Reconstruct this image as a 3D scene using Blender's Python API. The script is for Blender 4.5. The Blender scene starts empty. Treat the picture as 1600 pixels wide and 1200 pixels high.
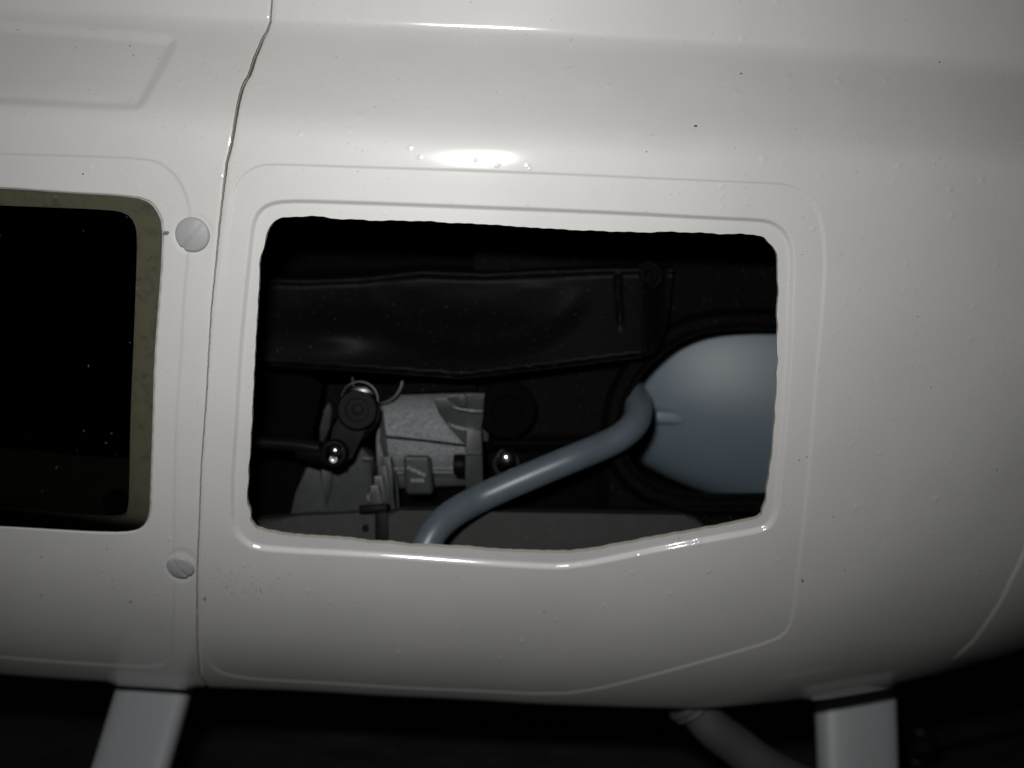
import bpy, bmesh, math, random
import numpy as np
from mathutils import Vector, Matrix, noise as mnoise

random.seed(7); np.random.seed(7)
MM = 0.001                       # everything below is written in millimetres
scene = bpy.context.scene

# ------------------------------------------------------------------ camera
D = 320.0                        # camera to the side of the model
K = 260.0 / 1600.0               # mm per photo pixel at y = 0
TH = math.radians(2.8)           # the camera was held a little rolled
cam_d = bpy.data.cameras.new('camera'); cam = bpy.data.objects.new('camera', cam_d)
scene.collection.objects.link(cam); scene.camera = cam
cam_d.sensor_width = 36.0; cam_d.lens = 36.0 * D / 260.0
cam_d.clip_start = 0.01; cam_d.clip_end = 20
Rv, Uv = Vector((math.cos(TH), 0, math.sin(TH))), Vector((-math.sin(TH), 0, math.cos(TH)))
Bv = Rv.cross(Uv)
cam.matrix_world = Matrix(((Rv.x, Uv.x, Bv.x, 0), (Rv.y, Uv.y, Bv.y, -D * MM), (Rv.z, Uv.z, Bv.z, 0), (0, 0, 0, 1)))
cam_d.dof.use_dof = True; cam_d.dof.focus_distance = (D + 8) * MM; cam_d.dof.aperture_fstop = 9.0

# ------------------------------------------------------------------ dim room + camera flash
world = bpy.data.worlds.new('World'); scene.world = world; world.use_nodes = True
world.node_tree.nodes['Background'].inputs['Color'].default_value = (0.9, 0.95, 1.0, 1)
world.node_tree.nodes['Background'].inputs['Strength'].default_value = 0.004
fl = bpy.data.lights.new('camera_flash', 'AREA'); fl.shape = 'RECTANGLE'; fl.size = 0.026; fl.size_y = 0.012
fl.spread = math.radians(84); fl.energy = 0.205; fl.color = (1.0, 1.0, 0.99)
flo = bpy.data.objects.new('camera_flash', fl); scene.collection.objects.link(flo)
fpos = (Rv * -26 + Uv * 46 + Vector((0, -D, 0))) * MM
flo.location = fpos
aim = Vector((-22, 10, 40)) * MM
flo.rotation_euler = (aim - fpos).to_track_quat('-Z', 'Y').to_euler()
scene.view_settings.view_transform = 'Standard'; scene.view_settings.look = 'None'
scene.view_settings.exposure = 0.0; scene.view_settings.gamma = 1.0
scene.cycles.max_bounces = 8; scene.cycles.transparent_max_bounces = 8

# ------------------------------------------------------------------ pixel <-> place
cT, sT = math.cos(TH), math.sin(TH)
def P(px, py, y):
    a = (px - 800) * K * (y + D) / D; b = (600 - py) * K * (y + D) / D
    return Vector((a * cT - b * sT, y, a * sT + b * cT))
def project(X, Y, Z):
    a = X * cT + Z * sT; b = -X * sT + Z * cT
    f = D / (Y + D) / K
    return 800 + a * f, 600 - b * f

# ------------------------------------------------------------------ helpers
def link(name, me, mat=None, parent=None, label=None, cat=None, group=None, kind=None):
    o = bpy.data.objects.new(name, me); scene.collection.objects.link(o)
    if mat is not None and me is not None and len(me.materials) == 0: me.materials.append(mat)
    if parent is not None: o.parent = parent
    if label: o['label'] = label
    if cat: o['category'] = cat
    if group: o['group'] = group
    if kind: o['kind'] = kind
    return o
def thing(name, label, cat, loc=(0, 0, 0), group=None):
    o = bpy.data.objects.new(name, None); scene.collection.objects.link(o)
    o.empty_display_size = 0.01; o['label'] = label; o['category'] = cat
    if group: o['group'] = group
    return o
def np_mesh(name, V, T, smooth=True):
    me = bpy.data.meshes.new(name)
    V = np.asarray(V, dtype=np.float64) * MM; T = np.asarray(T, dtype=np.int32)
    me.vertices.add(len(V)); me.vertices.foreach_set('co', V.ravel().astype(np.float32))
    n = T.shape[1]
    me.loops.add(T.size); me.loops.foreach_set('vertex_index', T.ravel())
    me.polygons.add(len(T)); me.polygons.foreach_set('loop_start', np.arange(len(T), dtype=np.int32) * n)
    me.polygons.foreach_set('loop_total', np.full(len(T), n, dtype=np.int32))
    me.update(calc_edges=True); me.validate()
    me.polygons.foreach_set('use_smooth', np.full(len(me.polygons), smooth))
    return me
def bm_mesh(name, bm, smooth=True, angle=35):
    for v in bm.verts: v.co *= MM
    bmesh.ops.recalc_face_normals(bm, faces=bm.faces)
    me = bpy.data.meshes.new(name); bm.to_mesh(me); bm.free()
    me.polygons.foreach_set('use_smooth', [smooth] * len(me.polygons))
    if smooth: me.set_sharp_from_angle(angle=math.radians(angle))
    return me
def smoothstep(x): x = np.clip(x, 0, 1); return x * x * (3 - 2 * x)

def chaikin(pts, it=1, closed=True):
    pts = [np.array(p, float) for p in pts]
    for _ in range(it):
        out = []; n = len(pts)
        rng = range(n) if closed else range(n - 1)
        if not closed: out.append(pts[0])
        for i in rng:
            a, b = pts[i], pts[(i + 1) % n]
            out += [a * .75 + b * .25, a * .25 + b * .75]
        if not closed: out.append(pts[-1])
        pts = out
    return np.array(pts)
def seg_dist(px, py, poly, closed=True):
    d = np.full(px.shape, 1e9); n = len(poly)
    for i in range(n if closed else n - 1):
        ax, ay = poly[i]; bx, by = poly[(i + 1) % n]
        ex, ey = bx - ax, by - ay; L = ex * ex + ey * ey + 1e-12
        t = np.clip(((px - ax) * ex + (py - ay) * ey) / L, 0, 1)
        d = np.minimum(d, (px - ax - t * ex) ** 2 + (py - ay - t * ey) ** 2)
    return np.sqrt(d)
def inside(px, py, poly):
    c = np.zeros(px.shape, bool); n = len(poly)
    for i in range(n):
        ax, ay = poly[i]; bx, by = poly[(i + 1) % n]
        if ay == by: continue
        c ^= ((ay > py) != (by > py)) & (px < (bx - ax) * (py - ay) / (by - ay) + ax)
    return c
def sdf(px, py, poly, rng=60):                 # negative inside
    out = np.full(px.shape, float(rng)); poly = np.asarray(poly)
    m = (px > poly[:, 0].min() - rng) & (px < poly[:, 0].max() + rng) & (py > poly[:, 1].min() - rng) & (py < poly[:, 1].max() + rng)
    q = px[m], py[m]
    d = seg_dist(q[0], q[1], poly); ins = inside(q[0], q[1], poly)
    out[m] = np.where(ins, -d, d); return out

def clip(V, T, f, attrs=(), old=None):         # keep f > 0
    s = f[T] > 0; cnt = s.sum(1)
    keep = T[cnt == 3]
    mix = T[(cnt == 1) | (cnt == 2)]; sm = f[mix] > 0
    odd = np.where(sm.sum(1) == 1, sm.argmax(1), (~sm).argmax(1))
    i = np.arange(len(mix))
    A = mix[i, odd]; B = mix[i, (odd + 1) % 3]; C = mix[i, (odd + 2) % 3]
    def cut(a, b):
        lo = np.minimum(a, b); hi = np.maximum(a, b); return lo.astype(np.int64) * (len(V) + 1) + hi
    e1, e2 = cut(A, B), cut(A, C)
    ue, inv = np.unique(np.concatenate([e1, e2]), return_inverse=True)
    lo = ue // (len(V) + 1); hi = ue % (len(V) + 1)
    t = f[lo] / (f[lo] - f[hi])
    NV = V[lo] + (V[hi] - V[lo]) * t[:, None]
    nat = [a[lo] + (a[hi] - a[lo]) * t for a in attrs]
    AB = inv[:len(A)] + len(V); AC = inv[len(A):] + len(V)
    one = (f[A] > 0)
    t1 = np.stack([A, AB, AC], 1)[one]
    t2 = np.stack([AB, B, C], 1)[~one]; t3 = np.stack([AB, C, AC], 1)[~one]
    V2 = np.concatenate([V, NV]); T2 = np.concatenate([keep, t1, t2, t3])
    at = [np.concatenate([a, b]) for a, b in zip(attrs, nat)]
    bnd = np.concatenate([np.stack([AC, AB], 1)[one], np.stack([AB, AC], 1)[~one]])
    used = np.unique(T2); mp = np.full(len(V2), -1); mp[used] = np.arange(len(used))
    bnd = bnd[(mp[bnd] >= 0).all(1)]
    if old is not None:
        ob = mp[old]; return V2[used], mp[T2], mp[bnd], [a[used] for a in at], ob[(ob >= 0).all(1)]
    return V2[used], mp[T2], mp[bnd], [a[used] for a in at]

# ------------------------------------------------------------------ materials
def mat(name, col, rough=.5, metal=0., spec=.5, bump=0., bscale=800., var=0., vscale=60., tint=None, coat=0., sss=0., sssr=(3, 3, 3), speck=0., speckscale=700., trans=0.):
    m = bpy.data.materials.new(name); m.use_nodes = True; nt = m.node_tree; N = nt.nodes; L = nt.links
    b = N['Principled BSDF']
    b.inputs['Base Color'].default_value = (*col, 1); b.inputs['Roughness'].default_value = rough
    b.inputs['Metallic'].default_value = metal; b.inputs['Specular IOR Level'].default_value = spec
    b.inputs['Coat Weight'].default_value = coat; b.inputs['Coat Roughness'].default_value = .085
    if sss:
        b.inputs['Subsurface Weight'].default_value = sss; b.inputs['Subsurface Radius'].default_value = [r * MM for r in sssr]
        b.inputs['Subsurface Scale'].default_value = 1.0
    if trans: b.inputs['Transmission Weight'].default_value = trans
    tc = N.new('ShaderNodeTexCoord')
    cur = None
    if var:
        n = N.new('ShaderNodeTexNoise'); n.inputs['Scale'].default_value = vscale; n.inputs['Detail'].default_value = 5; n.inputs['Roughness'].default_value = .6
        L.new(tc.outputs['Object'], n.inputs['Vector'])
        r = N.new('ShaderNodeMapRange'); r.inputs['From Min'].default_value = .3; r.inputs['From Max'].default_value = .7
        L.new(n.outputs['Fac'], r.inputs['Value'])
        mx = N.new('ShaderNodeMix'); mx.data_type = 'RGBA'
        t = tint or [c * (1 - var) for c in col]
        mx.inputs['A'].default_value = (*t, 1); mx.inputs['B'].default_value = (*col, 1)
        L.new(r.outputs['Result'], mx.inputs['Factor']); cur = mx.outputs['Result']
    if speck:
        v = N.new('ShaderNodeTexNoise'); v.inputs['Scale'].default_value = speckscale; v.inputs['Detail'].default_value = 2
        L.new(tc.outputs['Object'], v.inputs['Vector'])
        r = N.new('ShaderNodeMapRange'); r.inputs['From Min'].default_value = .70; r.inputs['From Max'].default_value = .76
        L.new(v.outputs['Fac'], r.inputs['Value'])
        mx = N.new('ShaderNodeMix'); mx.data_type = 'RGBA'
        if cur: L.new(cur, mx.inputs['A'])
        else: mx.inputs['A'].default_value = (*col, 1)
        mx.inputs['B'].default_value = (speck, speck, speck, 1)
        L.new(r.outputs['Result'], mx.inputs['Factor']); cur = mx.outputs['Result']
    if cur: L.new(cur, b.inputs['Base Color'])
    if bump:
        n = N.new('ShaderNodeTexNoise'); n.inputs['Scale'].default_value = bscale; n.inputs['Detail'].default_value = 3
        L.new(tc.outputs['Object'], n.inputs['Vector'])
        bp = N.new('ShaderNodeBump'); bp.inputs['Strength'].default_value = 1; bp.inputs['Distance'].default_value = bump * MM
        L.new(n.outputs['Fac'], bp.inputs['Height']); L.new(bp.outputs['Normal'], b.inputs['Normal'])
    return m

M = {}
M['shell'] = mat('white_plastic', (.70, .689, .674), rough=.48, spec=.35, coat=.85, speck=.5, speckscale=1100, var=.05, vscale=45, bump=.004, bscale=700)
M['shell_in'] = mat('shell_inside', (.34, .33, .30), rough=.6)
M['flange'] = mat('brown_joint_flange', (.13, .088, .055), rough=.7)
M['edge'] = mat('cut_plastic_edge', (.52, .49, .41), rough=.7, bump=.15, bscale=1500)
M['nylon'] = mat('milky_nylon', (.41, .412, .415), rough=.5, sss=.5, sssr=(1.2, 1.2, 1.2))
M['strut'] = mat('strut_plastic', (.40, .41, .425), rough=.42, var=.06, vscale=90, bump=.01, speck=.2, speckscale=900)
M['black'] = mat('black_plastic', (.0034, .0036, .0036), rough=.5, spec=.08, bump=.05, bscale=1800, speck=.07, speckscale=1600, var=.3, vscale=120)
M['black_r'] = mat('dull_black_plastic', (.0024, .0026, .0026), rough=.75, spec=.05, bump=.06, bscale=1500, speck=.08, speckscale=1700, var=.4, vscale=80)
M['black_s'] = mat('black_satin', (.004, .004, .004), rough=.5, spec=.06)
M['black_g'] = mat('gloss_black', (.005, .005, .005), rough=.25, spec=.5)
M['black_m'] = mat('matte_black', (.0025, .0025, .0025), rough=.9, spec=.02, speck=.01, speckscale=1500)
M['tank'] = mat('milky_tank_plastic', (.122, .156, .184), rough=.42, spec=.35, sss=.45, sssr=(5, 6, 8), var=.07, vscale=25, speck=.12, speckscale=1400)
M['tube'] = mat('silicone_tube', (.105, .128, .150), rough=.40, spec=.65, sss=.6, sssr=(2, 2.4, 3), bump=.02, bscale=900, var=.12, vscale=150)
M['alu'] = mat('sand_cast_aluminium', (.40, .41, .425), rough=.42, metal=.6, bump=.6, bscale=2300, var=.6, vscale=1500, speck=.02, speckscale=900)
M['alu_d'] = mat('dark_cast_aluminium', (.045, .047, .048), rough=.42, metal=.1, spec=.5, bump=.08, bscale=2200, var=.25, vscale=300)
M['muffler'] = mat('blasted_muffler_metal', (.036, .036, .035), rough=.65, metal=.0, spec=.2, bump=.07, bscale=2600, var=.2, vscale=200, speck=.25, speckscale=1800)
M['steel'] = mat('steel', (.6, .59, .57), rough=.22, metal=1)
M['steel_d'] = mat('dull_steel', (.035, .033, .03), rough=.4, metal=1)
M['hose'] = mat('grey_rubber_hose', (.085, .088, .088), rough=.6, var=.2, vscale=90)
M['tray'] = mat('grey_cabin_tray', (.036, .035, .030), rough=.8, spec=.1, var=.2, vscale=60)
M['ground'] = mat('black_cloth', (.045, .043, .04), rough=.9, var=.9, vscale=30, tint=(.006, .006, .006), bump=1.2, bscale=160, speck=.10, speckscale=120)

def glass_mat():
    m = bpy.data.materials.new('tinted_glazing'); m.use_nodes = True; nt = m.node_tree; N = nt.nodes; L = nt.links
    N.remove(N['Principled BSDF']); out = N['Material Output']
    tr = N.new('ShaderNodeBsdfTransparent'); tr.inputs['Color'].default_value = (.50, .49, .41, 1)
    gl = N.new('ShaderNodeBsdfGlossy'); gl.inputs['Roughness'].default_value = .06
    df = N.new('ShaderNodeBsdfDiffuse'); df.inputs['Color'].default_value = (.30, .32, .33, 1)
    fr = N.new('ShaderNodeFresnel'); fr.inputs['IOR'].default_value = 1.45
    m1 = N.new('ShaderNodeMixShader'); m2 = N.new('ShaderNodeMixShader')
    tc = N.new('ShaderNodeTexCoord')
    n = N.new('ShaderNodeTexNoise'); n.inputs['Scale'].default_value = 900; n.inputs['Detail'].default_value = 0
    L.new(tc.outputs['Object'], n.inputs['Vector'])
    r = N.new('ShaderNodeMapRange'); r.inputs['From Min'].default_value = .85; r.inputs['From Max'].default_value = .92; r.inputs['To Max'].default_value = .3
    L.new(n.outputs['Fac'], r.inputs['Value']); L.new(r.outputs['Result'], m2.inputs['Fac'])
    n2 = N.new('ShaderNodeTexNoise'); n2.inputs['Scale'].default_value = 300; n2.inputs['Detail'].default_value = 6; n2.inputs['Roughness'].default_value = .75
    L.new(tc.outputs['Object'], n2.inputs['Vector'])
    cr = N.new('ShaderNodeValToRGB'); cr.color_ramp.elements[0].position = .36; cr.color_ramp.elements[1].position = .5
    cr.color_ramp.elements[0].color = (.29, .284, .235, 1); cr.color_ramp.elements[1].color = (.35, .342, .285, 1)
    L.new(n2.outputs['Fac'], cr.inputs['Fac']); L.new(cr.outputs['Color'], tr.inputs['Color'])
    L.new(fr.outputs['Fac'], m1.inputs['Fac']); L.new(tr.outputs[0], m1.inputs[1]); L.new(gl.outputs[0], m1.inputs[2])
    L.new(m1.outputs[0], m2.inputs[1]); L.new(df.outputs[0], m2.inputs[2]); L.new(m2.outputs[0], out.inputs['Surface'])
    return m
M['glass'] = glass_mat()

# ------------------------------------------------------------------ outlines read off the side of the model (photo pixels)
HOLE = [(426,347),(436,342),(446,339.5),(485,337),(500,338.5),(527,342),(603,345),(640,344.5),(663,345.5),(690,347),(721,349),(760,350),(800,353.5),(850,356.5),(910,360),(976,362),(992,363.2),(1040,362),(1075,362.6),(1116,365),(1150,365.5),(1185,366.8),(1193,369.5),(1200,378),(1207,384.6),(1212,390),(1215,397),(1214.2,415),(1215,430),(1217,446),(1214.5,474),(1215,515),(1214,554),(1215.3,562),(1212.5,620),(1211,646),(1207,704),(1201,747),(1197.5,767),(1197,784),(1192,795),(1191.5,806),(1182.5,811.6),(1170,812.5),(1159.5,816),(1130,821),(1105,827),(1067,833),(1030,840),(981,849),(941,857.6),(895,864),(866,864.5),(820,863),(780,862),(740,858),(700,855.5),(636,853),(600,848.5),(567,847.5),(535,842),(503,841),(475,839),(449,837),(430,833),(414.7,831.5),(407,828),(401,826.7),(395,819),(391,813),(391.5,805),(390.7,800),(386,784),(386.7,760),(391,700),(393,667),(398,560),(402,488),(405,438),(406,401),(411,388),(415,376),(419,358)]
FRAME = [(500,315),(800,326),(979,333.5),(1116,341),(1190,344),(1210,349),(1226,361),(1235,378),(1239,410),(1237,460),(1234,560),(1228,650),(1221,720),(1217,775),(1213,806),(1204,823),(1188,831),(1130,841),(1040,858),(960,875),(920,883),(878,888),(840,887),(700,878),(560,868),(430,861),(397,857),(380,848),(366,831),(361,806),(363,730),(368,668),(374,560),(384,453),(391,387),(395,350),(404,330),(420,319),(445,314.5)]
DOOR = [(440,257),(500,259),(800,268.5),(1100,282),(1200,286),(1233,288.5),(1255,298),(1273,318),(1283,343),(1288,380),(1289,420),(1285,480),(1275,590),(1264.6,733),(1254,837),(1245.6,905),(1240,956),(1232,984),(1212,1000),(1130,1025),(1000,1061),(930,1077),(865,1085),(700,1078),(500,1068.5),(400,1062.6),(353,1055),(330,1042),(320,1012),(319.5,894),(322,787),(327,620),(334,545),(343,470),(352,390),(360,330),(366,295),(377,276),(395,262),(415,257)]
DOOR_F = [(-900,205),(-400,222),(0,240.6),(120,243.5),(231,248),(256,258),(275,275),(288,298),(296,325),(297,360),(293,410),(288,453),(283,557),(279,600),(273.5,687),(271.5,860),(272,905),(270,1005),(265,1030),(250,1041),(219,1043),(0,1027),(-400,1000),(-900,966)]
PANE_F = [(-700,262),(-400,276),(0,293),(107,301),(187,305),(229,311),(244,326),(254,350),(252,411),(247,480),(241,557),(238,673),(235,758),(234,804),(226,823),(208,832),(170,833.5),(85,829),(0,823.5),(-400,803),(-700,788)]
HOLE_F = [(-670,288),(-400,302),(0,321),(80,324),(173,328),(197,333),(210,347),(214.5,368),(213,427),(208,557),(204,645),(202,770),(200,798),(192,808),(164,811),(85,804),(0,795),(-400,776),(-670,762)]
SCOOP = [(-900,-5),(-300,25),(0,40),(130,49),(262,60),(271,64),(262,84),(240,125),(222,158),(212,166),(150,166),(0,157),(-300,140),(-900,110)]
PANEL_R = [(1497,1021),(1521,999.5),(1545,966.5),(1563,939),(1578,908),(1591,882),(1600,860),(1612,820),(1622,780)]
SEAM = [(470,-400),(432,-60),(425,0),(423,33),(417,50),(411,60),(398,92),(390,117),(382,130),(378,140),(371.7,167),(361.7,227),(355,253),(349,300),(343,353),(338.7,400),(330.7,480),(326,557),(323,617),(314.5,730),(311.7,815),(308,894),(308,999),(312.5,1055),(319,1067),(345,1110),(400,1300)]
SCREWS = [(302, 366, 27.0, 128), (283, 883.5, 21.5, 62)]
hole = chaikin(HOLE, 1); frame = chaikin(FRAME, 1); door = chaikin(DOOR, 1)
door_f = chaikin(DOOR_F, 1); pane_f = chaikin(PANE_F, 1); hole_f = chaikin(HOLE_F, 1); scoop = chaikin(SCOOP, 1)
seam = np.array(SEAM, float)

# ------------------------------------------------------------------ fuselage side as a swept section
# angle of the skin (degrees, + faces up) at rows of the photo's centre column
prof_v = [45, 55, 75, 100, 160, 190, 212, 232, 262, 300, 400, 600, 800, 900, 960, 1010, 1050, 1075, 1096]
prof_n = [-16, 8, 24, 28, 27, 22, 8, -4, -7.5, -9.5, -10, -14.5, -24, -33, -40, -46, -53, -58, -63]
def build_profile():
    y, z, n, s = 21.0, 97.5, 0.0, 0.0; out = []
    while s < 300:
        v = 600 - z * D / (y + D) / K
        if n > -62: n = float(np.interp(v, prof_v, prof_n))
        else: n = max(n - .16, -91)
        out.append((s, y, z))
        y += -math.sin(math.radians(n)) * .1; z += -math.cos(math.radians(n)) * .1; s += .1
    y, z, s = 21.0, 97.5, 0.0; up = []
    while s > -150:
        n = float(np.interp(-s, [0, 5, 25, 60, 100, 150], [-16, -17, -16, -12, -6, -2]))
        s -= .1; y -= -math.sin(math.radians(n)) * .1; z -= -math.cos(math.radians(n)) * .1
        up.append((s, y, z))
    A = np.array(up[::-1] + out); k = np.ones(21) / 21
    for c in (1, 2): A[10:-10, c] = np.convolve(A[:, c], k, 'valid')
    return A[:, 0], A[:, 1], A[:, 2]
PS, PY, PZ = build_profile()
def base(X, s):
    y = np.interp(s, PS, PY); z = np.interp(s, PS, PZ)
    w = np.clip((X - 45) / 115.0, 0, 2.2); w2 = w * w / (1 + .35 * w)
    zc = 45.0
    z = np.where(z < zc, zc + (z - zc) * (1 - .135 * w2), z)
    y = y + (15.0 + 7.0 * smoothstep((25.0 - z) / 60.0)) * w2
    wl = np.clip((-X - 60) / 100.0, 0, 3); y = y + 3.0 * wl * wl
    return y, z

BLIST = [(42,181,5),(150,149,5),(205,156,6),(283,128,5),(343,156,4),(95,206,4),(278,217,4),(352,204,3),(455,70,3),(402,133,4),(469,208,5),(384,182,3),(563,180,7),(563,184,4),(671,172,5),(655,246,3),(744,250,3),(777,258,3.5),(825,259,3.5),(548,202,4),(505,190,4),(1193,248,7),(1200,210,4),(1281,276,5),(1223,259,4),(1357,223,5),(1404,258,6),(1484,296,6),(1534,281,6),(1487,338,6),(1493,220,4),(1128,291,5),(1128,306,4),(1128,325,4),(1239,335,4),(1271,357,5),(1267,311,4),(1213,3,6),(1210,62,3),(1340,451,5),(1412,453,5),(1522,479,5),(1517,529,5),(1416,412,5),(1326,543,4),(1438,541,4),(1425,569,4),(1437,569,4),(1565,585,4),(1398,652,4),(1398,676,4),(1462,780,6),(1338,794,6),(1455,833,4),(1375,708,4),(1333,692,4),(623,1022,5),(815,1005,5),(782,1031,4),(516,942,4),(988,896,5),(943,948,4),(480,924,5),(1091,849,6),(1094,848,4),(995,870,4),(1106,894,4),(1108,891,3),(1500,555,4),(1305,520,4),(1320,474,4),(160,892,3),(245,929,4),(140,262,5),(215,292,4),(290,325,4),(262,318,4),(1046,928,5),(870,970,4),(700,960,3),(560,940,3),(1558,414,5),(950,135,6),(880,112,6),(1150,145,7),(1230,122,6),(1310,126,6),(1385,126,6),(1160,60,6),(640,230,4),(1395,285,4),(1300,585,3)]
random.seed(3)
for i in range(70):
    BLIST.append((random.uniform(-60, 1650), random.uniform(-60, 1060), random.uniform(2.2, 4)))

def relief(px, py, full=True):
    d = np.zeros(px.shape)
    sd = sdf(px, py, door, 60); d -= .28 * smoothstep(.5 - sd / 3.6)
    sd = sdf(px, py, frame, 60); d -= 1.1 * smoothstep(.5 - sd / 7.5)
    sd = sdf(px, py, door_f, 60); d -= .28 * smoothstep(.5 - sd / 4.0)
    sd = sdf(px, py, pane_f, 60); d -= 1.15 * smoothstep(.5 - sd / 3.0)
    sd = sdf(px, py, scoop, 60); d -= .8 * smoothstep(.5 - sd / 20.0)
    m = (px > 1380) & (py > 700)
    dd = np.full(px.shape, 99.0); dd[m] = seg_dist(px[m], py[m], np.array(PANEL_R), False)
    sx = np.interp(-py, [-1040, -1021, -999.5, -966.5, -939, -908, -882, -860, -820, -780], [1480, 1497, 1521, 1545, 1563, 1578, 1591, 1600, 1612, 1622])
    sg = (px - sx) * .8
    d += np.where(m & (py < 1040) & (py > 770), .45 * smoothstep(.5 + sg / 4.5) * smoothstep((90 - sg) / 85.0) * smoothstep((1040 - py) / 20) * smoothstep((py - 770) / 60), 0)
    if full:
        for bx, by, r in BLIST:
            m = (abs(px - bx) < 3 * r) & (abs(py - by) < 3 * r)
            if m.any():
                q = ((px[m] - bx) ** 2 + (py[m] - by) ** 2) / (r * .62) ** 2
                d[m] += (.028 * r) * np.exp(-q)
        # seats of the two screws
        for cx, cy, r, a in SCREWS:
            q = np.sqrt((px - cx) ** 2 + (py - cy) ** 2)
            d -= .25 * smoothstep((r + 8 - q) / 10.0)
        # lips over the two strut sockets
        for x0, x1, yy0, yy1 in ((176, 298, 1062, 1070), (1262, 1394, 1086, 1062)):
            t = np.clip((px - x0) / (x1 - x0), 0, 1); yc = yy0 + (yy1 - yy0) * t
            wx = smoothstep((px - x0 + 14) / 22.0) * smoothstep((x1 + 14 - px) / 22.0)
            d += 1.0 * wx * smoothstep((py - yc + 16) / 18.0)
    return d

def shell_grid(xs, ss, full):
    X, S = np.meshgrid(xs, ss); Y, Z = base(X, S)
    Pn = np.stack([X, Y, Z], -1)
    dx = np.gradient(Pn, axis=1); ds = np.gradient(Pn, axis=0)
    Nn = np.cross(dx, ds); Nn /= np.linalg.norm(Nn, axis=-1, keepdims=True) + 1e-12
    if Nn[len(ss) // 2, len(xs) // 2, 1] > 0: Nn = -Nn
    px, py = project(X, Y, Z)
    px[Y + D < 50] = 1e5
    dd = relief(px.ravel(), py.ravel(), full).reshape(X.shape)
    sx = np.interp(py, seam[:, 1], seam[:, 0]); slope = np.interp(py, seam[:, 1][1:], np.diff(seam[:, 0]) / np.diff(seam[:, 1]))
    f = (px - sx) / np.sqrt(1 + slope ** 2)
    # the bottom of the seam: the mirrored belly must not be cut twice
    dd -= .28 * np.exp(-(np.abs(f) / 3.0) ** 2)
    # slight waviness of the thin moulding
    wav = .16 * np.sin(X * .045 + 1.3) * np.sin(S * .06) + .10 * np.sin(X * .11 + S * .05)
    Pd = Pn + Nn * (dd + wav)[..., None]
    px, py = project(Pd[..., 0], Pd[..., 1], Pd[..., 2])
    nx, ns = len(xs), len(ss)
    idx = np.arange(nx * ns).reshape(ns, nx)
    a, b, c, e = idx[:-1, :-1].ravel(), idx[:-1, 1:].ravel(), idx[1:, 1:].ravel(), idx[1:, :-1].ravel()
    T = np.concatenate([np.stack([a, e, b], 1), np.stack([b, e, c], 1)])
    return Pd.reshape(-1, 3), T, px.ravel(), py.ravel(), Nn.reshape(-1, 3)
def graded(lo, a, b, hi, fine, coarse):
    l = np.arange(a, lo, -coarse)[1:][::-1] if lo < a else []
    h = np.arange(b, hi, coarse)[1:] if hi > b else []
    return np.concatenate([l, np.arange(a, b + fine * .5, fine), h])

heli = thing('model_helicopter', 'white model helicopter body in two shells standing on pale struts', 'model helicopter')

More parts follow.
